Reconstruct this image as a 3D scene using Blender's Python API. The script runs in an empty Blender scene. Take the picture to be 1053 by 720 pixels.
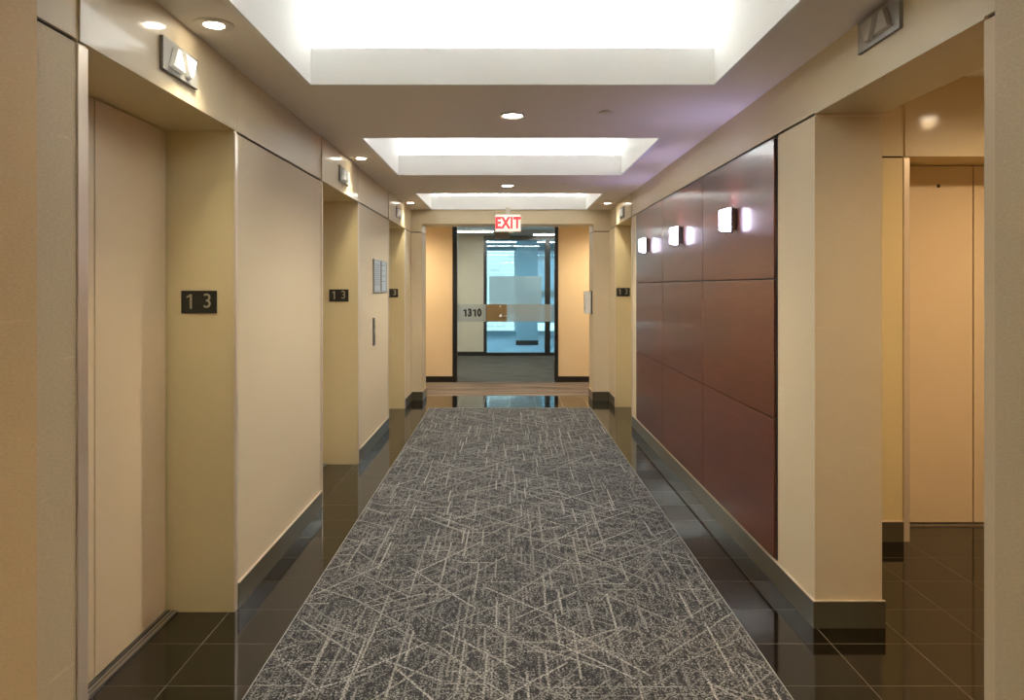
import bpy, bmesh, math, random
from mathutils import Matrix, Vector
random.seed(7)
C = bpy.context.scene.collection
F = 750.0                       # focal length in pixels
S = F / 735.0                   # measured depths were taken at 735
H = 1.436                       # eye height
VX, VY = 521.0, 295.0
XL, XR = -1.2045, 1.30          # the two corridor walls
ZL, ZR = 2.125, 2.165           # lintel heights left / right
ZC = 2.41                       # soffit ceiling
TH = 0.283                      # wall thickness / recess depth
def Y(d): return d * S

# ------------------------------------------------------------------ materials
MATS = {}
def nt(name):
    m = bpy.data.materials.new(name); m.use_nodes = True
    t = m.node_tree; b = t.nodes['Principled BSDF']
    return m, t, b
def simple(name, col, rough=0.5, metal=0.0, spec=0.5, coat=0.0, coat_r=0.1, bump=0.0, bscale=200, mottling=0.0):
    m, t, b = nt(name)
    b.inputs['Base Color'].default_value = (*col, 1)
    b.inputs['Roughness'].default_value = rough
    b.inputs['Metallic'].default_value = metal
    b.inputs['Specular IOR Level'].default_value = spec
    b.inputs['Coat Weight'].default_value = coat
    b.inputs['Coat Roughness'].default_value = coat_r
    tc = t.nodes.new('ShaderNodeTexCoord')
    if mottling:
        n = t.nodes.new('ShaderNodeTexNoise'); n.inputs['Scale'].default_value = 3.0; n.inputs['Detail'].default_value = 5
        t.links.new(tc.outputs['Object'], n.inputs['Vector'])
        r = t.nodes.new('ShaderNodeMapRange'); r.inputs[3].default_value = 1 - mottling; r.inputs[4].default_value = 1 + mottling
        t.links.new(n.outputs['Fac'], r.inputs[0])
        v = t.nodes.new('ShaderNodeVectorMath'); v.operation = 'SCALE'; v.inputs[0].default_value = col
        t.links.new(r.outputs[0], v.inputs['Scale']); t.links.new(v.outputs[0], b.inputs['Base Color'])
    if bump:
        n = t.nodes.new('ShaderNodeTexNoise'); n.inputs['Scale'].default_value = bscale
        t.links.new(tc.outputs['Object'], n.inputs['Vector'])
        u = t.nodes.new('ShaderNodeBump'); u.inputs['Strength'].default_value = bump; u.inputs['Distance'].default_value = 0.002
        t.links.new(n.outputs['Fac'], u.inputs['Height']); t.links.new(u.outputs[0], b.inputs['Normal'])
    MATS[name] = m; return m
def emit(name, col, strength):
    m, t, b = nt(name)
    b.inputs['Base Color'].default_value = (*[min(1, c) for c in col], 1)
    b.inputs['Emission Color'].default_value = (*col, 1)
    b.inputs['Emission Strength'].default_value = strength
    MATS[name] = m; return m

class G:
    """small node-maths helper"""
    def __init__(s, t): s.t = t
    def m(s, op, a, b=None, c=None):
        n = s.t.nodes.new('ShaderNodeMath'); n.operation = op
        for i, v in enumerate((a, b, c)):
            if v is None: continue
            if isinstance(v, (int, float)): n.inputs[i].default_value = v
            else: s.t.links.new(v, n.inputs[i])
        return n.outputs[0]
    def pos(s):
        n = s.t.nodes.new('ShaderNodeTexCoord'); x = s.t.nodes.new('ShaderNodeSeparateXYZ')
        s.t.links.new(n.outputs['Object'], x.inputs[0]); return x.outputs[0], x.outputs[1], x.outputs[2]
    def comb(s, x, y, z=0.0):
        n = s.t.nodes.new('ShaderNodeCombineXYZ')
        for i, v in enumerate((x, y, z)):
            if isinstance(v, (int, float)): n.inputs[i].default_value = v
            else: s.t.links.new(v, n.inputs[i])
        return n.outputs[0]
    def white(s, vec):
        n = s.t.nodes.new('ShaderNodeTexWhiteNoise'); n.noise_dimensions = '3D'
        s.t.links.new(vec, n.inputs['Vector']); return n.outputs['Value']
    def noise(s, vec, scale, detail=2, rough=.5):
        n = s.t.nodes.new('ShaderNodeTexNoise'); n.inputs['Scale'].default_value = scale
        n.inputs['Detail'].default_value = detail; n.inputs['Roughness'].default_value = rough
        s.t.links.new(vec, n.inputs['Vector']); return n.outputs['Fac']
    def rng(s, v, a, b, c, d, smooth=False):
        n = s.t.nodes.new('ShaderNodeMapRange')
        if smooth: n.interpolation_type = 'SMOOTHSTEP'
        s.t.links.new(v, n.inputs[0])
        for i, q in enumerate((a, b, c, d)): n.inputs[i + 1].default_value = q
        return n.outputs[0]
    def mix(s, f, a, b):
        n = s.t.nodes.new('ShaderNodeMix'); n.data_type = 'RGBA'
        if isinstance(f, (int, float)): n.inputs[0].default_value = f
        else: s.t.links.new(f, n.inputs[0])
        for i, v in ((6, a), (7, b)):
            if isinstance(v, tuple): n.inputs[i].default_value = (*v, 1)
            else: s.t.links.new(v, n.inputs[i])
        return n.outputs[2]
    def bump(s, h, strength, dist, b):
        u = s.t.nodes.new('ShaderNodeBump'); u.inputs['Strength'].default_value = strength; u.inputs['Distance'].default_value = dist
        s.t.links.new(h, u.inputs['Height']); s.t.links.new(u.outputs[0], b.inputs['Normal'])

def wallcover(name, col, amp=0.05):
    m, t, b = nt(name); g = G(t); x, y, z = g.pos()
    h = g.m('ADD', x, y)
    fine = g.noise(g.comb(g.m('MULTIPLY', h, 60), 0.0, g.m('MULTIPLY', z, 420)), 1.0, 3)
    grain = g.noise(g.comb(g.m('MULTIPLY', h, 300), 0.0, g.m('MULTIPLY', z, 300)), 1.0, 2)
    slub = g.noise(g.comb(g.m('MULTIPLY', h, 3), 0.0, g.m('MULTIPLY', z, 55)), 1.0, 2)
    slub = g.rng(slub, .66, .74, 0, 1, True)
    f = g.m('ADD', g.rng(fine, .3, .7, 1 - amp, 1 + amp), g.m('MULTIPLY', slub, amp * 1.3))
    f = g.m('ADD', f, g.rng(grain, .3, .7, -amp * .5, amp * .5))
    v = t.nodes.new('ShaderNodeVectorMath'); v.operation = 'SCALE'; v.inputs[0].default_value = col
    t.links.new(f, v.inputs['Scale']); t.links.new(v.outputs[0], b.inputs['Base Color'])
    b.inputs['Roughness'].default_value = .55; b.inputs['Specular IOR Level'].default_value = .3
    g.bump(f, .25, .002, b); MATS[name] = m

def floor_tile():
    m, t, b = nt('tile'); g = G(t); x, y, z = g.pos()
    def line(c, off, sp):
        q = g.m('FRACT', g.m('DIVIDE', g.m('SUBTRACT', c, off), sp))
        q = g.m('ABSOLUTE', g.m('SUBTRACT', q, .5))
        return g.m('GREATER_THAN', q, .5 - .0017 / sp)
    ln = g.m('MAXIMUM', line(x, 1.305, .3163), line(y, Y(2.875), .3105))
    mott = g.noise(g.comb(x, y, z), 90, 4)
    base = g.mix(g.rng(mott, .4, .75, 0, 1), (.005, .0038, .0018), (.013, .0095, .0045))
    col = g.mix(ln, base, (.095, .075, .04))
    t.links.new(col, b.inputs['Base Color'])
    t.links.new(g.rng(ln, 0, 1, .07, .5), b.inputs['Roughness'])
    b.inputs['Specular IOR Level'].default_value = .52
    g.bump(g.m('SUBTRACT', 1.0, ln), .25, .0006, b); MATS['tile'] = m

def carpet():
    m, t, b = nt('carpet_weave'); g = G(t); x, y, z = g.pos()
    total = None
    dirs = [(0, .075, .26, .26, .0034), (1, .10, .40, .26, .0036), (46, .14, .40, .28, .0036), (-45, .14, .42, .28, .0036),
            (58, .19, .30, .24, .0034), (-57, .19, .30, .24, .0034), (90, .12, .17, .22, .0030), (35, .22, .60, .24, .0036), (-37, .22, .6, .24, .0036),
            (0, .040, .13, .12, .0032), (44, .07, .15, .10, .0030), (-47, .07, .15, .10, .0030), (90, .08, .10, .08, .0028)]
    jag = g.m('MULTIPLY', g.m('SUBTRACT', g.noise(g.comb(x, y, 7.0), 85, 2), .5), .010)
    warp = g.noise(g.comb(x, y, 0.0), 6, 2); warp = g.m('MULTIPLY', g.m('SUBTRACT', warp, .5), .006); warp = g.m('ADD', warp, jag)
    for k, (deg, sp, ln, thr, w) in enumerate(dirs):
        a = math.radians(deg)
        u = g.m('ADD', g.m('ADD', g.m('MULTIPLY', x, math.cos(a)), g.m('MULTIPLY', y, -math.sin(a))), warp)
        v = g.m('ADD', g.m('MULTIPLY', x, math.sin(a)), g.m('MULTIPLY', y, math.cos(a)))
        us = g.m('ADD', g.m('DIVIDE', u, sp), k * 13.37); cell = g.m('FLOOR', us); fr = g.m('FRACT', us)
        sh = g.white(g.comb(cell, 3.1 + k, 1.0))
        j = g.m('FLOOR', g.m('ADD', g.m('DIVIDE', v, ln), g.m('MULTIPLY', sh, 7)))
        r1 = g.white(g.comb(cell, j, 5.0 + k)); r2 = g.white(g.comb(cell, j, 21.0 + k))
        posn = g.rng(r2, 0, 1, .1, .9)
        dist = g.m('MULTIPLY', g.m('ABSOLUTE', g.m('SUBTRACT', fr, posn)), sp)
        l = g.rng(dist, w * .75, w * 1.9, 1, 0, True)
        l = g.m('MULTIPLY', l, g.m('LESS_THAN', r1, thr + .16))
        l = g.m('MULTIPLY', l, g.rng(r1, 0, thr + .16, 1.0 if k < 9 else .6, .35))
        total = l if total is None else g.m('MAXIMUM', total, l)
    sp1 = g.noise(g.comb(x, y, 0.0), 120, 3, .7)
    sp2 = g.noise(g.comb(g.m('MULTIPLY', x, 2.0), g.m('MULTIPLY', y, .7), 3.0), 24, 3, .6)
    broad = g.noise(g.comb(x, y, 9.0), 5, 3)
    dots = g.rng(sp1, .47, .60, 0, 1, True)
    dots = g.m('MULTIPLY', dots, g.rng(sp2, .36, .60, .12, 1.0, True))
    dots = g.m('MULTIPLY', dots, g.rng(broad, .35, .65, .55, 1.0))
    lines = g.m('MULTIPLY', total, g.rng(sp1, .40, .56, .10, 1.0, True))
    f = g.m('MAXIMUM', g.m('MULTIPLY', lines, .95), g.m('MULTIPLY', dots, .80))
    col = g.mix(f, (.024, .026, .030), (.48, .465, .43))
    t.links.new(col, b.inputs['Base Color']); b.inputs['Roughness'].default_value = .95
    b.inputs['Specular IOR Level'].default_value = .1
    g.bump(sp1, .6, .004, b); MATS['carpet_weave'] = m

def streak_carpet(name, a, c, sx, sy, tile=None):
    m, t, b = nt(name); g = G(t); x, y, z = g.pos()
    n1 = g.noise(g.comb(g.m('MULTIPLY', x, sx), g.m('MULTIPLY', y, sy), 0.0), 1, 3, .65)
    n2 = g.noise(g.comb(x, y, 0.0), 180, 2)
    f = g.m('ADD', g.rng(n1, .3, .7, 0, .8), g.rng(n2, .3, .7, -.1, .3))
    t.links.new(g.mix(f, a, c), b.inputs['Base Color']); b.inputs['Roughness'].default_value = .95
    b.inputs['Specular IOR Level'].default_value = .1
    g.bump(n2, .5, .004, b); MATS[name] = m

def wood():
    m, t, b = nt('mahogany'); g = G(t); x, y, z = g.pos()
    n = g.noise(g.comb(g.m('MULTIPLY', x, 8), g.m('MULTIPLY', y, 2.5), g.m('MULTIPLY', z, 45)), 1, 4, .6)
    n2 = g.noise(g.comb(x, g.m('MULTIPLY', y, 1.2), g.m('MULTIPLY', z, 3)), 2, 3)
    f = g.m('ADD', g.m('MULTIPLY', n, .5), g.m('MULTIPLY', n2, .5))
    t.links.new(g.mix(g.rng(f, .35, .65, 0, 1), (.074, .017, .008), (.112, .027, .012)), b.inputs['Base Color'])
    b.inputs['Roughness'].default_value = .42; b.inputs['Specular IOR Level'].default_value = .2
    b.inputs['Coat Weight'].default_value = .38; b.inputs['Coat Roughness'].default_value = .15; b.inputs['Coat IOR'].default_value = 1.5
    MATS['mahogany'] = m

def glass(name, tint, refl=1.0):
    m, t, b = nt(name); t.nodes.remove(b)
    out = t.nodes['Material Output']
    tr = t.nodes.new('ShaderNodeBsdfTransparent'); tr.inputs[0].default_value = (*tint, 1)
    gl = t.nodes.new('ShaderNodeBsdfGlossy'); gl.inputs['Roughness'].default_value = 0.0
    fr = t.nodes.new('ShaderNodeFresnel'); fr.inputs['IOR'].default_value = 1.5
    mx = t.nodes.new('ShaderNodeMixShader')
    t.links.new(fr.outputs[0], mx.inputs[0]); t.links.new(tr.outputs[0], mx.inputs[1]); t.links.new(gl.outputs[0], mx.inputs[2])
    t.links.new(mx.outputs[0], out.inputs[0]); MATS[name] = m
def frosted(name, col, clear):
    m, t, b = nt(name); t.nodes.remove(b); out = t.nodes['Material Output']
    d = t.nodes.new('ShaderNodeBsdfDiffuse'); d.inputs[0].default_value = (*col, 1)
    l = t.nodes.new('ShaderNodeBsdfTranslucent'); l.inputs[0].default_value = (*col, 1)
    tr = t.nodes.new('ShaderNodeBsdfTransparent'); tr.inputs[0].default_value = (.92, .96, .97, 1)
    m1 = t.nodes.new('ShaderNodeMixShader'); m1.inputs[0].default_value = .55
    m2 = t.nodes.new('ShaderNodeMixShader'); m2.inputs[0].default_value = clear
    t.links.new(d.outputs[0], m1.inputs[1]); t.links.new(l.outputs[0], m1.inputs[2])
    t.links.new(m1.outputs[0], m2.inputs[1]); t.links.new(tr.outputs[0], m2.inputs[2])
    t.links.new(m2.outputs[0], out.inputs[0]); MATS[name] = m

def brick():
    m, t, b = nt('pale_brick'); g = G(t); x, y, z = g.pos()
    br = t.nodes.new('ShaderNodeTexBrick'); br.inputs['Scale'].default_value = 1.0
    br.inputs['Color1'].default_value = (.55, .42, .36, 1); br.inputs['Color2'].default_value = (.66, .54, .47, 1)
    br.inputs['Mortar'].default_value = (.75, .72, .68, 1)
    br.inputs['Brick Width'].default_value = .5; br.inputs['Row Height'].default_value = .18
    t.links.new(g.comb(x, z, 0.0), br.inputs['Vector']); t.links.new(br.outputs[0], b.inputs['Base Color'])
    b.inputs['Roughness'].default_value = .9; MATS['pale_brick'] = m

wallcover('wallcover', (.67, .56, .385), .045)
wallcover('wallcover_warm_lit', (.64, .45, .23), .09)  # same covering with the warmer near light put into its colour
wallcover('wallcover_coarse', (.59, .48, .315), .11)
simple('header_paint', (.64, .54, .36), .45, mottling=.02)
simple('header_metal', (.62, .52, .35), .40, spec=.4, coat=.45, coat_r=.09, mottling=.03)
simple('jamb_enamel', (.64, .53, .30), .32, spec=.5, mottling=.03)
simple('door_enamel', (.70, .555, .375), .28, spec=.55, mottling=.03)
simple('trim_metal', (.76, .64, .52), .30, metal=.45, spec=.6)
simple('reveal', (.012, .010, .008), .8)
simple('ceiling_paint', (.86, .81, .74), .8, bump=.15, bscale=300)
simple('ceiling_cap', (.78, .72, .63), .5)
simple('coffer_white', (.88, .88, .86), .7)
simple('stone_base', (.080, .068, .042), .28, spec=.55)
simple('black_base', (.010, .009, .008), .35)
simple('steel', (.44, .43, .40), .36, metal=1.0)
simple('dark_steel', (.20, .19, .17), .35, metal=1.0)
simple('lantern_plate', (.30, .29, .255), .42, metal=.5)
simple('chrome', (.85, .84, .82), .18, metal=.8)
simple('bronze', (.33, .23, .115), .38, metal=.75)
simple('black_plate', (.008, .008, .006), .3)
simple('numeral', (.42, .38, .28), .4, metal=.4)
simple('lens_off', (.50, .47, .42), .25, spec=.6)
simple('orange_paint', (.72, .555, .34), .6, mottling=.02)
simple('beige_paint', (.55, .49, .38), .7)
simple('white_plastic', (.88, .88, .86), .4)
simple('notice_paper', (.42, .45, .49), .35)
simple('notice_print', (.22, .25, .28), .5)
simple('sign_housing', (.72, .70, .62), .45)
simple('grey_box', (.15, .135, .115), .5)
simple('lettering_black', (.01, .01, .01), .5)
simple('grey_ceiling', (.40, .40, .39), .9)
simple('blue_grey_wall', (.36, .50, .56), .7)
simple('white_frame', (.80, .82, .83), .5)
simple('blind_slat', (.78, .80, .80), .6)
simple('black_frame', (.010, .009, .008), .3)
emit('lens_on', (.95, .93, .84), .12)
emit('downlight_lens', (1.0, .90, .72), 26)
emit('downlight_lens_cool', (1.0, .95, .88), 26)
emit('cove_led', (.97, .985, 1.0), 56)
emit('sconce_glass', (.82, .74, 1.0), 13.0)
emit('linear_lamp', (1.0, .97, .90), 60.0)
emit('office_fill', (.62, .86, 1.0), 45.0)
emit('exit_face', (1.0, .86, .74), .5)
emit('exit_red', (.85, .02, .03), .8)
floor_tile(); carpet(); wood(); brick()
streak_carpet('brown_carpet', (.045, .034, .027), (.32, .26, .21), .9, 10)
streak_carpet('grey_carpet', (.024, .021, .017), (.125, .112, .09), 2, 14)
streak_carpet('blue_carpet', (.24, .36, .44), (.42, .56, .64), 3, 12)
glass('clear_glass', (.90, .95, .95))
frosted('frosted_film', (.62, .66, .64), .45)
frosted('frosted_blue', (.62, .72, .74), .35)

# ------------------------------------------------------------------ mesh helpers
class MB:
    def __init__(s): s.v = []; s.f = []
    def box(s, x0, x1, y0, y1, z0, z1):
        x0, x1 = sorted((x0, x1)); y0, y1 = sorted((y0, y1)); z0, z1 = sorted((z0, z1))
        b = len(s.v)
        s.v += [(x, y, z) for z in (z0, z1) for y in (y0, y1) for x in (x0, x1)]
        for q in ((0, 2, 3, 1), (4, 5, 7, 6), (0, 1, 5, 4), (2, 6, 7, 3), (0, 4, 6, 2), (1, 3, 7, 5)):
            s.f.append(tuple(b + i for i in q))
        return s
    def loft(s, rings, cap=True):
        b = len(s.v); n = len(rings[0])
        for r in rings: s.v += [tuple(p) for p in r]
        for k in range(len(rings) - 1):
            for i in range(n):
                j = (i + 1) % n
                s.f.append((b + k * n + i, b + k * n + j, b + (k + 1) * n + j, b + (k + 1) * n + i))
        if cap:
            s.f.append(tuple(b + i for i in reversed(range(n))))
            s.f.append(tuple(b + (len(rings) - 1) * n + i for i in range(n)))
        return s
    def lathe(s, prof, c, axis='z', n=40):
        rings = []
        for r, h in prof:
            ring = []
            for i in range(n):
                a = 2 * math.pi * i / n
                p = (r * math.cos(a), r * math.sin(a), h)
                if axis == 'x': p = (p[2], p[0], p[1])
                if axis == 'y': p = (p[0], -p[2], p[1]) if False else (p[0], p[2], p[1])
                ring.append((c[0] + p[0], c[1] + p[1], c[2] + p[2]))
            rings.append(ring)
        return s.loft(rings)
    def build(s, name, mat, parent=None, bevel=0.0, smooth=False):
        me = bpy.data.meshes.new(name)
        off = Vector(parent_world(parent)) if parent else Vector((0, 0, 0))
        me.from_pydata(s.v, [], s.f)
        bm = bmesh.new(); bm.from_mesh(me)
        bmesh.ops.recalc_face_normals(bm, faces=bm.faces)
        if bevel:
            bmesh.ops.bevel(bm, geom=list(bm.edges), offset=bevel, segments=2, affect='EDGES', profile=.6)
        bm.to_mesh(me); bm.free()
        o = bpy.data.objects.new(name, me); C.objects.link(o)
        if smooth:
            for p in me.polygons: p.use_smooth = True
            if hasattr(me, 'set_sharp_from_angle'): me.set_sharp_from_angle(angle=math.radians(40))
        me.materials.append(MATS[mat])
        if parent: o.parent = parent
        return o
def parent_world(p): return (0, 0, 0)      # children are drawn in their root's own frame
def box(*a): return MB().box(*a)
def tag(o, label, cat, group=None):
    o['label'] = label; o['category'] = cat
    if group: o['group'] = group
    return o
def thing(name, label, cat, loc, rz=0.0, group=None):
    o = bpy.data.objects.new(name, None); o.empty_display_size = .1; C.objects.link(o)
    o.location = loc; o.rotation_euler = (0, 0, rz)
    return tag(o, label, cat, group)
def struct(name, mb, mat, parent=None, bevel=0.0):
    o = mb.build(name, mat, parent, bevel)
    if not parent: o['kind'] = 'structure'
    return o
def text(name, body, size, mat, parent, loc, rot, depth=.002, sx=1.0, bold=0.0, space=1.0):
    cu = bpy.data.curves.new(name, 'FONT'); cu.body = body; cu.size = size; cu.extrude = depth
    cu.align_x = 'CENTER'; cu.align_y = 'CENTER'; cu.offset = bold; cu.space_character = space
    tmp = bpy.data.objects.new(name + '_tmp', cu); C.objects.link(tmp)
    dg = bpy.context.evaluated_depsgraph_get(); dg.update()
    me = bpy.data.meshes.new_from_object(tmp.evaluated_get(dg))
    bpy.data.objects.remove(tmp)
    me.transform(Matrix.Translation(loc) @ Matrix(rot).to_4x4() @ Matrix.Diagonal((sx, 1, 1, 1)))
    me.materials.clear(); me.materials.append(MATS[mat])
    o = bpy.data.objects.new(name, me); C.objects.link(o); o.parent = parent
    return o
def digit_one(parent, mat, cx, y, cz, h, st, name='numeral'):
    m = MB(); b, t = cz - h / 2, cz + h / 2
    for poly in ([(cx, b), (cx + st, b), (cx + st, t), (cx, t)], [(cx + .001, t), (cx + .001, t - st * .95), (cx - h * .22, t - h * .26), (cx - h * .22, t - h * .26 + st * .7)]):
        m.loft([[(px, y, pz) for px, pz in poly], [(px, y - .001, pz) for px, pz in poly]])
    return m.build(name, mat, parent)
FACE_CAM = ((1, 0, 0), (0, 0, -1), (0, 1, 0))      # text in the x-z plane, read from -y
R90 = math.pi / 2

# ------------------------------------------------------------------ floors
BACK = -5.0
YE = Y(9.42)                     # end of the tiled lobby
YV = Y(10.77)                    # suite front
YR = Y(14.9)                     # inner glazing
YW = Y(21.0)                     # far windows
fl = MB().box(-1.52, 4.4, BACK, YE, -.1, 0)
struct('floor', fl, 'tile')
struct('floor.001', box(-3.2, 3.2, YE, YV, -.1, .0), 'brown_carpet')
struct('floor.002', box(-3.2, 3.2, YV, YR, -.1, .0), 'grey_carpet')
struct('floor.003', box(-5, 5, YR, YW + .3, -.1, .0), 'blue_carpet')

# runner
rx0, rx1, ry0, ry1 = -.9157, .993, -3.2, Y(8.44)
run = thing('carpet_runner', 'long charcoal carpet runner with pale criss-cross lines down the tiled lobby floor', 'carpet', ((rx0 + rx1) / 2, ry1, 0))
w2 = (rx1 - rx0) / 2
box(-w2 + .004, w2 - .004, ry0 - ry1, -.006, .0005, .008).build('pile', 'carpet_weave', run)
eb = MB()
eb.box(-w2, -w2 + .004, ry0 - ry1, 0, .0005, .0085).box(w2 - .004, w2, ry0 - ry1, 0, .0005, .0085).box(-w2 + .004, w2 - .004, -.006, 0, .0005, .0085)
eb.build('edge_trim', 'steel', run)

# ------------------------------------------------------------------ corridor walls
GAP = .006
def wall_seg(side, y0, y1, idx, mat='wallcover', base=True):
    """clad wall piece with shadow reveal, header and stone base"""
    s = -1 if side == 'left' else 1
    X = XL if side == 'left' else XR
    zt = ZL if side == 'left' else ZR
    suf = '' if idx == 0 else '.%03d' % idx
    w = struct('wall_' + side + suf, box(X, X + s * TH, y0, y1, 0, zt - GAP), mat)
    struct('wall_shadow_gap', box(X + s * .012, X + s * TH, y0, y1, zt - GAP, zt + GAP), 'reveal', w)
    struct('wall_header', box(X, X + s * TH, y0, y1, zt + GAP, ZC), 'header_paint', w)
    if base:
        b = struct('baseboard_' + side + suf, box(X - s * .010, X, y0, y1, 0, .112), 'stone_base', None)
        struct('metal_cap', box(X - s * .012, X, y0, y1, .112, .116), 'trim_metal', b)
LA, LB, LC = (2.048, 3.155), (4.665, 5.78), (7.295, 8.415)
RN, RD = (1.946, 3.014), (7.41, 8.53)
TR = .034                        # metal corner trim on the wall plane
ltr = [(BACK / S, LA[0] - .048), (LA[1] + TR, LB[0] - TR), (LB[1] + TR, LC[0] - TR), (LC[1] + TR, 9.45)]
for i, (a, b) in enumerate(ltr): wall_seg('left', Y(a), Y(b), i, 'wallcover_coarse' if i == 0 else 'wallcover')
rtr = [(BACK / S, RN[0]), (RN[1], RD[0] - TR), (RD[1] + TR, 9.45)]
for i, (a, b) in enumerate(rtr): wall_seg('right', Y(a), Y(b), i)
# header over the near right passage
h = struct('wall_right.010', box(XR, XR + TH, Y(RN[0]), Y(RN[1]), ZR, ZC), 'header_paint')
# base on the end face of the passage pier
b = struct('baseboard_right.010', box(XR - .010, XR + TH + .01, Y(RN[1]) - .010, Y(RN[1]), 0, .112), 'stone_base')
struct('metal_cap', box(XR - .012, XR + TH + .01, Y(RN[1]) - .012, Y(RN[1]), .112, .116), 'trim_metal', b)
# metal edge under the passage header on the pier end
struct('trim_1', box(XR, XR + TH, Y(RN[1]) - .004, Y(RN[1]), ZR - .012, ZR - .001), 'trim_metal')
# near projecting piers either side of the camera
struct('wall_left.020', box(XL, XL + .012, -.9, Y(1.8147), 0, ZC), 'wallcover_warm_lit')
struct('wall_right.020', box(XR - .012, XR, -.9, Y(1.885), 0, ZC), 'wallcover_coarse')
# end piers and portal beam
PL, PR, PY0, PY1 = -1.068, 1.092, Y(9.02), Y(9.45)
for nm, x0, x1, zt in (('wall_left.030', XL, PL, ZL), ('wall_right.030', XR, PR, ZR - .03)):
    w = struct(nm, box(x0, x1, PY0, PY1, 0, zt - GAP), 'wallcover')
    s = 1 if x1 > x0 else -1
    struct('wall_shadow_gap', box(x0, x1 - s * .012, PY0 + .012, PY1, zt - GAP, zt + GAP), 'reveal', w)
    struct('wall_header', box(x0, x1, PY0, PY1, zt + GAP, ZC), 'header_paint', w)
    b = struct('baseboard_' + nm[5:], MB().box(x0, x1 + s * .010, PY0 - .010, PY0, 0, .112).box(x1, x1 + s * .01, PY0, PY1, 0, .112), 'stone_base')
    struct('metal_cap', MB().box(x0, x1 + s * .012, PY0 - .012, PY0, .112, .116).box(x1, x1 + s * .012, PY0, PY1, .112, .116), 'trim_metal', b)
struct('trim_2', box(PL, PR, PY0, PY1, 2.23, ZC), 'header_paint')
# back of the lobby behind the camera
struct('wall_back', box(XL, XR, BACK - .15, BACK, 0, ZC), 'wallcover')

# ------------------------------------------------------------------ ceiling with three coffers
CX0, CX1 = -.945, 1.0
coffers = [(-3.67, -2.12), (-.89, .66), (1.89, 3.44), (4.675, 6.225), (7.46, 8.985)]
cl = MB(); cap = .03
cl.box(XL, CX0, BACK, PY0, ZC, ZC + cap).box(CX1, XR, BACK, PY0, ZC, ZC + cap)
edges = [BACK] + [v for a, b in coffers for v in (Y(a), Y(b))] + [PY0]
for i in range(0, len(edges), 2): cl.box(CX0, CX1, edges[i], edges[i + 1], ZC, ZC + cap)
struct('ceiling', cl, 'ceiling_paint')
ZK = 2.81
for i, (a, b) in enumerate(coffers):
    y0, y1 = Y(a), Y(b); T = .15
    cm = MB()
    cm.box(CX0 - .02, CX0 + .003, y0, y1, ZC - .0015, ZC + .03).box(CX1 - .003, CX1 + .02, y0, y1, ZC - .0015, ZC + .03)
    cm.box(CX0 - .02, CX0 + .003, y0 - T, y1 + T, ZC + .03, ZK).box(CX1 - .003, CX1 + .02, y0 - T, y1 + T, ZC + .03, ZK)
    for yy, s in ((y0, -1), (y1, 1)):
        cm.box(CX0, CX1, yy - s * .003, yy + s * .015, ZC - .0015, 2.585)               # lip
        cm.box(CX0, CX1, yy + s * .015, yy + s * T, ZC + .03, ZC + .045)   # trough floor
        cm.box(CX0, CX1, yy + s * T, yy + s * (T + .02), ZC + .03, ZK)     # lit end wall
    cm.box(CX0 - .02, CX1 + .02, y0 - T - .02, y1 + T + .02, ZK, ZK + .02)
    c = struct('ceiling.%03d' % (i + 1), cm, 'coffer_white')
    for yy, s in ((y0, -1), (y1, 1)):
        struct('cove_light_strip', box(CX0 + .02, CX1 - .02, yy + s * .04, yy + s * .11, ZC + .046, ZC + .075), 'cove_led', c)

# ------------------------------------------------------------------ elevators
def elevator(loc, rz, label, zt, w, ztop, near=TR):
    """local x across the opening, local y into the recess"""
    e = thing('elevator_entrance', label, 'elevator', loc, rz, None)
    h = w / 2; D = TH
    for s in (-1, 1):
        box(s * h, s * (h + (near if s < 0 else TR) * S - .001), .0, D + .10, 0, zt).build('jamb', 'jamb_enamel', e)
        t = MB()
        t.box(s * h, s * (h + (near if s < 0 else TR) * S - .001), -.006, .0, 0, zt - .008)
        t.build('corner_trim', 'trim_metal', e, bevel=.002)
    box(-h - near * S + .001, h + TR * S - .001, 0.0, D + .10, zt, ztop).build('soffit', 'jamb_enamel', e)
    hp = box(-h - near * S + .006, h + .0, -.008, 0.0, zt, ztop - .001).build('header_panel', 'header_metal', e, bevel=.0015)
    box(-h, h, D + .075, D + .10, 0, zt).build('shaft_lining', 'reveal', e)
    for s in (-1, 1):
        box(s * .0035, s * (h - .011), D + .012, D + .045, .012, zt - .004).build('door_panel', 'door_enamel', e, bevel=.002)
    sl = MB().box(-h, h, D - .035, D + .06, 0.0, .008)
    sl.build('sill', 'steel', e)
    gr = MB().box(-h, h, D - .004, D + .004, .008, .0085).box(-h, h, D - .020, D - .016, .008, .0085)
    gr.build('sill_groove', 'reveal', e)
    return e
def mid(p): return Y((p[0] + p[1]) / 2)
def wid(p): return Y(p[1] - p[0])
elevator((XL, mid(LA), 0), R90, 'elevator entrance on the near left with wide beige doors and metal edge trim', ZL, wid(LA), ZC, .048)
elevator((XL, mid(LB), 0), R90, 'elevator entrance between the long beige wall panel and the two framed notices', ZL, wid(LB), ZC)
elevator((XL, mid(LC), 0), R90, 'elevator entrance beyond the framed notices, beside the far left pier', ZL, wid(LC), ZC)
elevator((XR, mid(RD), 0), -R90, 'elevator entrance past the dark wood panels on the far right', ZR, wid(RD), ZC)
NX0 = 2.27; NW = 1.10; ND = Y(4.03); NZ = 2.62
svc = elevator((NX0 + NW / 2, ND, 0), 0.0, 'service elevator entrance in the right side alcove, facing the camera', ZR + .005, NW, NZ)

MB().lathe([(.011, TH + .013), (.011, TH + .0105), (.001, TH + .010)], (2.609 - NX0 - NW / 2, 0, 2.045), axis='y', n=20).build('key_hole', 'black_plate', svc)
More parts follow.
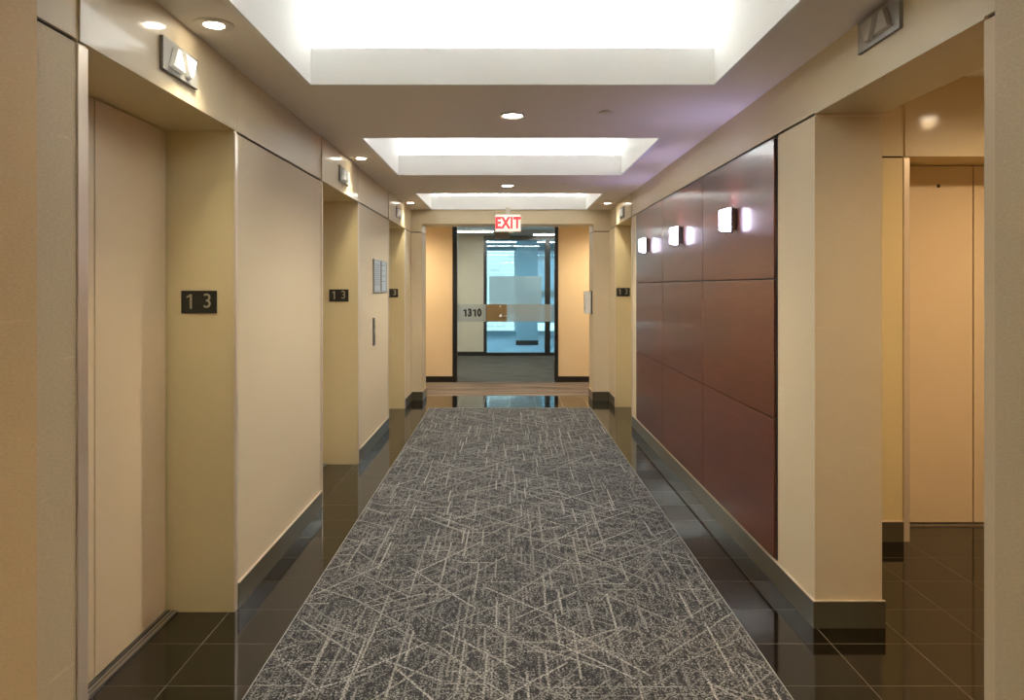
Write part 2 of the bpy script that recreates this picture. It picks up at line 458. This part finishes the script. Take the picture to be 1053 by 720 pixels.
# alcove around the service elevator
NXE = 4.2
JB = TR * S
for nm, a, c in (('wall_alcove_near', XR + TH, NX0 - JB), ('wall_alcove_far', NX0 + NW + JB, NXE)):
    aw = struct(nm, box(a, c, ND, ND + .3, 0, ZR - .002), 'jamb_enamel')
    struct('wall_shadow_gap', box(a, c, ND + .012, ND + .3, ZR - .002, ZR + .008), 'reveal', aw)
    struct('wall_header', box(a, c, ND, ND + .3, ZR + .008, NZ), 'header_metal', aw)
b = struct('baseboard_alcove', MB().box(XR + TH, NX0 - .036, ND - .010, ND, 0, .112).box(NX0 + NW + .036, NXE, ND - .010, ND, 0, .112), 'stone_base')
struct('metal_cap', MB().box(XR + TH, NX0 - .036, ND - .012, ND, .112, .116).box(NX0 + NW + .036, NXE, ND - .012, ND, .112, .116), 'trim_metal', b)
struct('wall_alcove_side', box(NXE, NXE + .15, .3, ND + .3, 0, NZ), 'wallcover')
struct('wall_alcove_back', box(XR + TH, NXE, .15, .3, 0, NZ), 'wallcover')
struct('ceiling.010', box(XR + TH - .02, NXE + .15, .15, ND + .3, NZ, NZ + .05), 'coffer_white')
struct('wall_alcove_upper', box(XR, XR + TH, .15, ND + .3, ZC, NZ + .05), 'header_paint')

# ------------------------------------------------------------------ hall lanterns
def lantern(loc, rz, label, lens, flip):
    """local x along wall, local -y out of the wall"""
    t = thing('hall_arrow_sign', label, 'indicator', loc, rz, None)
    W, Hh = .142, .0575
    box(-W, W, -.014, -.001, -Hh, Hh).build('faceplate', 'lantern_plate', t, bevel=.0015)
    box(-W + .004, W - .004, -.001, .0, -Hh + .004, Hh - .004).build('back_box', 'reveal', t)
    for k, s in (('up_arrow', -1), ('down_arrow', 1)):
        cx = s * .050 * (1 if not flip else -1); up = 1 if k == 'up_arrow' else -1
        def tri(a, top, y):
            return [(cx - a, y, -up * .040), (cx + a, y, -up * .040), (cx + a * top, y, up * .040), (cx - a * top, y, up * .040)]
        r0 = tri(.055, .28, -.014); r1 = [(cx + (p[0] - cx) * .80, -.030, p[2] * .86) for p in r0]
        MB().loft([r0, r1]).build(k, lens, t, bevel=.0015)
    return t
LZ = 2.248
lantern((XL + .008, mid(LA), LZ), R90, 'hall lantern over the near left elevator with large lit white arrows', 'lens_on', False)
lantern((XL + .008, mid(LB), LZ), R90, 'small lit hall lantern over the elevator before the framed notices', 'lens_on', False)
lantern((XL + .008, mid(LC), LZ), R90, 'tiny lit hall lantern over the elevator beside the far left pier', 'lens_on', False)
lantern((XR - .008, mid(RD), LZ + .015), -R90, 'lit hall lantern over the far right elevator past the wood panels', 'lens_on', True)
lantern((XR - .0, mid(RN), 2.343), -R90, 'unlit grey hall lantern above the passage opening at upper right', 'lens_off', True)

# ------------------------------------------------------------------ floor number signs on the returns
def floor_sign(x, z, y, label):
    t = thing('floor_number_sign', label, 'sign', (x, y, z), 0, None)
    box(-.0785, .0785, -.006, 0, -.05, .05).build('plate', 'black_plate', t, bevel=.001)
    digit_one(t, 'numeral', -.040, -.006, .002, .064, .0095)
    text('numeral', '3', .090, 'numeral', t, (.037, -.0065, .002), FACE_CAM, .001, .95, -.0002)
    return t
floor_sign(-1.356, 1.369, Y(LA[1]), 'black 13 floor sign on the return of the near left elevator')
floor_sign(-1.356, 1.366, Y(LB[1]), 'black 13 floor sign on the return of the elevator before the framed notices')
floor_sign(-1.356, 1.362, Y(LC[1]), 'black 13 floor sign partly hidden behind the wall with the framed notices')
floor_sign(1.390, 1.372, Y(RD[1]), 'black 13 floor sign on the return of the far right elevator')

# ------------------------------------------------------------------ wood panels and sconces
WY = [3.437, 4.684, 5.90, 7.10]; WZ = [.127, .80, 1.473, ZR - GAP - .004]
cols = ['near column', 'middle column', 'far column']; rows = ['bottom', 'middle', 'top']
PX = XR - .014
struct('trim_3', box(XR - .003, XR, Y(WY[0]) - .012, Y(WY[3]) + .012, WZ[0] - .004, WZ[3] + .012), 'reveal')
for i in range(3):
    for j in range(3):
        y0, y1 = Y(WY[i]) + .003, Y(WY[i + 1]) - .003; z0, z1 = WZ[j] + .003, WZ[j + 1] - .003
        extra = ' carrying a glowing sconce' if j == 2 else (' just above the stone base' if j == 0 else ' at waist height')
        where = ['in the column nearest the camera', 'in the middle column', 'in the column farthest from the camera'][i]
        p = box(PX, XR - .003, y0, y1, z0, z1).build('wood_wall_panel', 'mahogany', None, bevel=.002)
        # put the origin at the panel's base
        me = p.data; cyy = (y0 + y1) / 2
        me.transform(Matrix.Translation((-XR, -cyy, -z0))); p.location = (XR, cyy, z0)
        tag(p, '%s row dark mahogany panel %s%s' % (rows[j], where, extra), 'panel', 'mahogany wall panels')
def sconce(d, z, label):
    t = thing('wall_sconce', label, 'lamp', (PX, Y(d), z), 0, None)
    hw = .055
    hw = .040
    box(-.022, 0, -hw + .004, hw - .004, -.058, .062).build('back_plate', 'dark_steel', t, bevel=.002)
    box(-.034, -.022, -hw - .001, hw + .001, -.067, .069).build('shade_frame', 'dark_steel', t, bevel=.001)
    rings = []
    for k in range(9):
        u = k / 8; x = -.034 - .048 * u
        ww = hw * math.sqrt(max(0, 1 - (u * .80) ** 2))
        hh = .067 - .012 * u ** 1.3
        rings.append([(x, -ww, -hh), (x, ww, -hh), (x, ww, hh), (x, -ww, hh)])
    MB().loft(rings).build('glass_shade', 'sconce_glass', t)
    MB().box(-.066, -.022, -.026, .026, -.074, -.0675).build('bottom_bracket', 'dark_steel', t)
    l = bpy.data.lights.new('uplight', 'AREA'); l.shape = 'RECTANGLE'; l.size = .045; l.size_y = .07; l.energy = .7; l.color = (.52, .47, 1.0)
    o = bpy.data.objects.new('uplight', l); C.objects.link(o); o.parent = t; o.location = (-.058, 0, .072); o.rotation_euler = (math.pi, 0, 0)
    return t
SZ = 1.812
scn = ['glowing wall sconce on the wood panel nearest the camera', 'glowing wall sconce on the middle wood panel', 'glowing wall sconce on the farthest wood panel']
for d, l in zip((4.03, 5.265, 6.48), scn): sconce(d, SZ, l)

# ------------------------------------------------------------------ downlights
def spot(name, loc, power, col, angle, blend, parent):
    l = bpy.data.lights.new(name, 'SPOT'); l.energy = power; l.color = col
    l.spot_size = math.radians(angle); l.spot_blend = blend; l.shadow_soft_size = .045
    o = bpy.data.objects.new(name, l); C.objects.link(o); o.location = loc
    o.parent = parent; return o
LAMP = 3.6
def downlight(x, d, label, power=40, lens='downlight_lens', col=(1, .84, .62), z=ZC, angle=150, blend=.7, y=None, lr=.052):
    t = thing('downlight', label, 'light', (x, Y(d) if y is None else y, z), 0, None)
    MB().lathe([(.072, -.0005), (.072, -.006), (.064, -.010), (lr + .001, -.005), (lr + .001, -.0005)], (0, 0, 0)).build('trim_ring', 'ceiling_cap', t, smooth=True)
    MB().lathe([(lr, -.001), (lr, -.005), (lr * .6, -.007), (.001, -.0075)], (0, 0, 0)).build('lens', lens, t, smooth=True)
    spot('lamp', (0, 0, -.03), power * LAMP, col, angle, blend, t)
    return t
W1 = (1, .90, .70)
downlight(-1.085, 2.65, 'ceiling downlight above the near left elevator, top of the photo', 5, col=W1, lr=.036, angle=110, blend=1.0)
downlight(-1.10, 5.40, 'ceiling downlight above the elevator before the framed notices', 5, col=W1, lr=.036, angle=110, blend=1.0)
downlight(-1.11, 8.25, 'ceiling downlight above the far left elevator', 5, col=W1, lr=.036, angle=110, blend=1.0)
downlight(1.17, 8.3, 'ceiling downlight above the far right elevator', 5, col=W1, lr=.036, angle=110, blend=1.0)
downlight(.033, 4.05, 'large round downlight on the ceiling midline between the first two coffers', 20, 'downlight_lens_cool', (1, .93, .80))
downlight(.01, 6.85, 'round downlight on the ceiling midline between the farther two coffers', 20, 'downlight_lens_cool', (1, .93, .80))
downlight(.03, -1.5, 'unseen round downlight added on the ceiling midline behind the camera', 12, 'downlight_lens_cool', (1, .93, .80))  # out of view, added for light from the rear of the lobby
downlight(2.95, 3.05, 'downlight in the alcove ceiling by the service elevator', 20, col=(1, .73, .43), z=NZ, angle=165)
downlight(2.3, 1.8, 'downlight in the middle of the alcove ceiling', 18, col=(1, .73, .43), z=NZ)

# small ceiling fittings
def cap(x, d, r, label):
    t = thing('ceiling_sprinkler', label, 'sprinkler', (x, Y(d), ZC), 0, None)
    MB().lathe([(r * .8, -.0002), (r * .8, -.006), (r, -.006), (r, -.009), (r * .97, -.010), (.001, -.011)], (0, 0, 0)).build('cover_plate', 'ceiling_cap', t, smooth=True)
    MB().lathe([(r * .35, 0), (r * .35, -.012), (.001, -.013)], (0, 0, 0)).build('center_cap', 'ceiling_cap', t, smooth=True)
cap((623 - VX) / 735 * 3.98, 3.98, .044, 'flat round sprinkler cover on the ceiling beside the first midline downlight')
cap((578 - VX) / 735 * 6.75, 6.75, .035, 'small round sprinkler cover on the ceiling between the far coffers')

# ------------------------------------------------------------------ notices, call station, reader
def notice(d0, d1, label, lines):
    y = Y((d0 + d1) / 2); w = Y(d1 - d0) / 2 - .008
    t = thing('framed_notice', label, 'notice', (XL, y, 1.535), R90, None)
    hh = .152
    fr = MB().box(-w, -w + .014, -.015, 0, -hh, hh).box(w - .014, w, -.015, 0, -hh, hh).box(-w + .014, w - .014, -.015, 0, hh - .014, hh).box(-w + .014, w - .014, -.015, 0, -hh, -hh + .014)
    fr.build('frame', 'steel', t)
    box(-w + .014, w - .014, -.010, -.002, -hh + .014, hh - .014).build('sheet', 'notice_paper', t)
    pr = MB()
    for k in range(lines):
        z = hh - .045 - k * (2 * hh - .1) / lines
        pr.box(-w + .04, w - .04 - random.random() * .06, -.0107, -.010, z - .004, z + .004)
    pr.build('printed_lines', 'notice_print', t)
notice(6.42, 6.775, 'silver framed notice nearer the camera, its sheet darker with print', 12)
notice(6.80, 7.10, 'silver framed notice next to the far elevator opening, paler sheet', 4)
t = thing('call_station', 'slim dark elevator call button plate on the wall below the framed notices', 'button', (XL, Y(6.46), 1.03), R90)
box(-.035, .035, -.010, 0, -.125, .125).build('faceplate', 'dark_steel', t, bevel=.0015)
for z in (.05, -.03):
    MB().lathe([(.014, -.010), (.014, -.015), (.011, -.017), (.001, -.017)], (0, 0, z), axis='y', n=24).build('button', 'steel', t, smooth=True)
MB().lathe([(.006, -.010), (.006, -.013), (.001, -.0135)], (0, 0, -.09), axis='y', n=16).build('key_switch', 'black_plate', t, smooth=True)

t = thing('wall_control_box', 'white wall box with dark back plate on the far right pier', 'control box', (PR, Y(9.22), 1.235), -R90)
box(-.09, .09, -.016, 0, -.150, .150).build('back_plate', 'black_plate', t, bevel=.002)
box(-.085, .085, -.088, -.016, -.142, .142).build('cover', 'white_plastic', t, bevel=.006)
box(-.06, .06, -.0895, -.088, -.10, .10).build('face_panel', 'notice_paper', t)

# ------------------------------------------------------------------ exit sign
t = thing('exit_sign', 'white box sign with red EXIT letters hung under the last coffer', 'exit sign', (522.0 / 735 * 0 + (522.3 - VX) / 735 * 8.7, Y(8.7), 2.211))
box(-.158, .158, -.03, .03, -.108, .108).build('housing', 'sign_housing', t, bevel=.004)
box(-.148, .148, -.0315, -.030, -.098, .098).build('face', 'exit_face', t)
text('lettering', 'EXIT', .190, 'exit_red', t, (0, -.0325, -.006), FACE_CAM, .001, .74, .0085, 1.08)
box(-.025, .025, -.02, .02, .108, .199).build('ceiling_mount', 'ceiling_cap', t, bevel=.002)
box(.01, .07, -.02, .02, -.116, -.108).build('lamp_slot', 'lens_on', t)

# ------------------------------------------------------------------ vestibule and suite front
def X_(px, d): return (px - VX) / 735 * d
def Z_(py, d): return H + (VY - py) / 735 * d
d = 10.77
x0, x1 = X_(465.3, d), X_(574, d)
struct('wall_suite', MB().box(-3.2, x0, YV, YV + .12, 0, 2.6).box(x1, 3.2, YV, YV + .12, 0, 2.6).box(x0, x1, YV, YV + .12, 2.46, 2.6), 'orange_paint')
struct('baseboard_suite', MB().box(-3.2, x0, YV - .012, YV, 0, .088).box(x1, 3.2, YV - .012, YV, 0, .088), 'black_base')
struct('ceiling.011', box(-3.2, 3.2, PY1, YV, 2.46, 2.5), 'beige_paint')
struct('wall_vestibule', MB().box(-3.35, -3.2, PY1, YV, 0, 2.5).box(3.2, 3.35, PY1, YV, 0, 2.5), 'orange_paint')
struct('wall_vestibule_back', MB().box(-3.2, XL, PY1 - .1, PY1, 0, 2.5).box(XR, 3.2, PY1 - .1, PY1, 0, 2.5), 'wallcover')
fw = X_(470, d) - x0
struct('trim_4', MB().box(x0, x0 + fw, YV - .015, YV + .10, 0, 2.46).box(x1 - fw * .8, x1, YV - .015, YV + .10, 0, 2.46).box(x0 + fw, x1 - fw * .8, YV, YV + .1, 2.40, 2.46), 'black_frame', bevel=.002)
xs = X_(500, d)                    # joint between sidelight and door
bz0, bz1 = Z_(331, d), Z_(313, d)
gl = struct('window_1', box(x0 + fw, xs - .003, YV + .035, YV + .045, .0, 2.40), 'clear_glass')
gl['label'] = 'fixed glass sidelight carrying the number 1310'; gl['category'] = 'window'
box(x0 + fw, xs - .003, YV + .032, YV + .0345, bz0, bz1).build('frosted_band', 'frosted_film', gl)
sx, sz, sh = X_(485.5, d), Z_(322, d), .108
for q, ch in ((-1.5, '1'), (-.5, '3'), (.5, '1'), (1.5, '0')):
    cxq = sx + q * .072
    if ch == '1': digit_one(gl, 'lettering_black', cxq - .004, YV + .0318, sz, sh, .027, 'suite_digit')
    else: text('suite_digit', ch, .150, 'lettering_black', gl, (cxq, YV + .0315, sz), FACE_CAM, .0006, .80, .0095)
dr = struct('door_1', box(xs + .003, x1 - fw * .8 - .004, YV + .035, YV + .045, .008, 2.395), 'clear_glass')
dr['label'] = 'glass suite door with frosted band, bronze lock plate and lever'; dr['category'] = 'door'
px1 = X_(521, d)
box(px1, x1 - fw * .8 - .004, YV + .032, YV + .0345, bz0, bz1).build('frosted_band', 'frosted_film', dr)
lp = MB().box(xs + .003, px1, YV + .022, YV + .034, bz0, bz1).build('lock_plate', 'bronze', dr, bevel=.003)
hx, hz = X_(515, d), Z_(325, d)
lv = MB().lathe([(.026, YV + .022), (.026, YV + .012), (.012, YV + .010), (.010, YV - .03), (.001, YV - .031)], (hx, 0, hz), axis='y', n=24)
lv.box(hx - .010, hx + .11, YV - .034, YV - .020, hz - .010, hz + .010)
lv.build('lever_handle', 'chrome', dr)
MB().lathe([(.018, YV + .022), (.018, YV + .010), (.001, YV + .009)], (hx - .005, 0, Z_(315.5, d)), axis='y', n=20).build('lock_cylinder', 'chrome', dr)
MB().box(X_(509, d), X_(524, d), YV - .02, YV + .034, Z_(245.5, d), Z_(235.5, d)).build('door_closer', 'grey_box', dr, bevel=.004)
downl = [(-1.6, 9.85), (1.6, 9.85)]
for k, (x, dd) in enumerate(downl):
    downlight(x, dd, 'warm downlight in the cross corridor ceiling over the %s peach wall' % ('left', 'right')[k], 26, col=(1, .84, .60), z=2.46, angle=165)

# ------------------------------------------------------------------ reception behind the glass
d = 14.9
struct('ceiling.012', box(-3.2, 3.2, YV + .12, YR, 2.5, 2.55), 'grey_ceiling')
struct('wall_reception', MB().box(-3.35, -3.2, YV + .12, YR, 0, 2.55).box(3.2, 3.35, YV + .12, YR, 0, 2.55).box(-3.2, X_(497.3, d), YR, YR + .12, 0, 2.55), 'beige_paint')
struct('baseboard_reception', box(-3.2, X_(497.3, d), YR - .012, YR, 0, .085), 'black_base')
for (a, b, dd, l) in ((468, 507, 13.5, 'long linear ceiling lamp behind the sidelight of suite 1310'), (549, 590, 14.35, 'linear ceiling lamp behind the top right of the glass door'), (470, 575, 11.6, 'added unseen linear lamp just inside the glass door, brightening reception'), (380, 470, 12.6, 'added unseen linear lamp brightening the left side of reception')):  # last two are added out of view to brighten reception
    t = thing('linear_ceiling_lamp', l, 'light', (X_((a + b) / 2, dd), Y(dd), 2.5))
    w = X_(b, dd) - X_(a, dd)
    box(-w / 2 - .01, w / 2 + .01, -.065, .065, -.018, -.0005).build('housing', 'white_frame', t)
    box(-w / 2, w / 2, -.058, .058, -.024, -.018).build('diffuser', 'linear_lamp', t)
for x, dd, l in ((.2, 16.0, 'added cool linear lamp brightening the office, above the inner glass'), (.2, 18.6, 'added cool linear lamp brightening the office, behind the column')):  # both lamps added to brighten the office behind the inner glass
    t = thing('linear_ceiling_lamp', l, 'light', (x, Y(dd), 2.62))
    box(-1.6, 1.6, -.07, .07, -.018, -.0005).build('housing', 'white_frame', t)
    box(-1.58, 1.58, -.06, .06, -.024, -.018).build('diffuser', 'office_fill', t)
# inner black framed glazing
fx0, fx1, m0, m1, fx2 = X_(497.3, d), X_(500.6, d), X_(560.3, d), X_(565.8, d), 2.2
struct('trim_5', MB().box(fx0, fx1, YR, YR + .10, 0, 2.5).box(m0, m1, YR, YR + .10, 0, 2.5).box(fx2, fx2 + .08, YR, YR + .1, 0, 2.5)
       .box(fx1, m0, YR, YR + .1, 0, .065).box(m1, fx2, YR, YR + .1, 0, .065).box(fx1, m0, YR, YR + .1, 2.405, 2.5).box(m1, fx2, YR, YR + .1, 2.405, 2.5), 'black_frame')
struct('wall_reception.001', box(fx2 + .08, 5, YR, YR + .12, 0, 2.6), 'beige_paint')
g2 = struct('window_2', box(fx1, m0, YR + .045, YR + .055, .065, 2.405), 'clear_glass')
box(X_(503, d), X_(557, d), YR + .040, YR + .0445, Z_(322, d), Z_(284, d)).build('frosted_panel', 'frosted_blue', g2)
g3 = struct('window_3', box(m1, fx2, YR + .045, YR + .055, .065, 2.405), 'clear_glass')
# daylight office
struct('ceiling.013', box(-5, 5, YR + .12, YW + .3, 2.62, 2.68), 'grey_ceiling')
struct('wall_office', MB().box(-5.15, -5, YR, YW + .3, 0, 2.68).box(5, 5.15, YR, YW + .3, 0, 2.68).box(-5, fx0, YR + .12, YR + .2, 0, 2.68).box(fx2 + .08, 5, YR + .12, YR + .2, 0, 2.68).box(fx0, fx2 + .08, YR + .12, YR + .2, 2.5, 2.68), 'blue_grey_wall')
dc = 17.6
cx0, cx1 = X_(531, dc), X_(553, dc)
struct('wall_column', box(cx0, cx1, Y(dc), Y(dc) + .5, .0, 2.62), 'blue_grey_wall')
struct('baseboard_column', box(cx0 - .01, cx1 + .01, Y(dc) - .012, Y(dc) + .5, 0, .115), 'black_base')
ww = [-5, -3.6, -2.15, -.62, .26, 1.75, 3.3, 5]
wf = MB()
wf.box(-5, 5, YW, YW + .2, 0, .12).box(-5, 5, YW, YW + .2, 2.5, 2.62)
struct('wall_window', wf, 'blue_grey_wall')
mf = MB()
for x in ww[1:-1]: mf.box(x - .035, x + .035, YW, YW + .12, .12, 2.5)
mf.box(-5, 5, YW - .03, YW + .02, .12, .15)
struct('trim_6', mf, 'white_frame')
for k in range(len(ww) - 1):
    struct('window_%d' % (k + 4), box(ww[k] + .035, ww[k + 1] - .035, YW + .06, YW + .07, .15, 2.5), 'clear_glass')
def blind(k, zb, label):
    t = thing('window_blind', label, 'blind', ((ww[k] + ww[k + 1]) / 2, YW - .02, 2.5), 0, None)
    w = (ww[k + 1] - ww[k]) / 2 - .06
    box(-w, w, -.03, .03, -.04, 0).build('headrail', 'white_frame', t)
    n = int((2.46 - zb) / .048); m = MB()
    for i in range(n):
        z = -.06 - i * .048
        m.loft([[(-w, -.022, z - .012), (-w, .022, z + .012), (-w, .022, z + .015), (-w, -.022, z - .009)],
                [(w, -.022, z - .012), (w, .022, z + .012), (w, .022, z + .015), (w, -.022, z - .009)]])
    m.build('slats', 'blind_slat', t)
    box(-w, w, -.02, .02, zb - 2.5 - .03, zb - 2.5).build('bottom_rail', 'white_frame', t)
blind(4, 2.25, 'short raised white blind in the office window right of the column')
# neighbouring building outside
bld = thing('exterior_building', 'pale brick building seen through the far office window', 'building', (-2.0, YW + 9, -3))
box(-7, 2.6, 0, 6, 0, 16).build('brick_wall', 'pale_brick', bld)
for i in range(3):
    box(-3.2 + i * 2.2, -2.0 + i * 2.2, -.03, .05, 6.6, 8.4).build('window', 'notice_print', bld)

twr = thing('exterior_building', 'dark glass building with pale base seen through the window right of the column', 'building', (3.6, YW + 9.5, -3))
box(-2.75, 3, 0, 5, 2.9, 18).build('tower', 'notice_print', twr)
box(-2.85, 3.1, -.1, 5.1, 0, 2.9).build('podium', 'white_frame', twr)
for k in range(4): box(-2.75, 3, -.05, .02, 4.0 + k * 3, 4.25 + k * 3).build('spandrel', 'dark_steel', twr)
# ------------------------------------------------------------------ world, camera, colour management
w = bpy.data.worlds.new('World'); bpy.context.scene.world = w; w.use_nodes = True
bg = w.node_tree.nodes['Background']; bg.inputs[0].default_value = (.50, .80, 1.0, 1); bg.inputs[1].default_value = 3.0

cam = bpy.data.cameras.new('camera'); co = bpy.data.objects.new('camera', cam); C.objects.link(co)
co.location = (0, 0, H); co.rotation_euler = (R90, 0, 0)
cam.sensor_fit = 'HORIZONTAL'; cam.sensor_width = 36; cam.lens = 36 * F / 1053
cam.shift_x = (526.5 - VX) / 1053; cam.shift_y = -(360 - VY) / 1053
cam.clip_start = .02; cam.clip_end = 200
sc = bpy.context.scene; sc.camera = co
sc.view_settings.view_transform = 'Standard'; sc.view_settings.look = 'None'
sc.view_settings.gamma = 1.0; sc.view_settings.exposure = 0.55; sc.view_settings.use_curve_mapping = False
cy = sc.cycles
cy.max_bounces = 12; cy.diffuse_bounces = 8; cy.glossy_bounces = 6; cy.transmission_bounces = 8; cy.transparent_max_bounces = 16
cy.sample_clamp_indirect = 6.0; cy.use_denoising = True; cy.caustics_reflective = False; cy.caustics_refractive = False
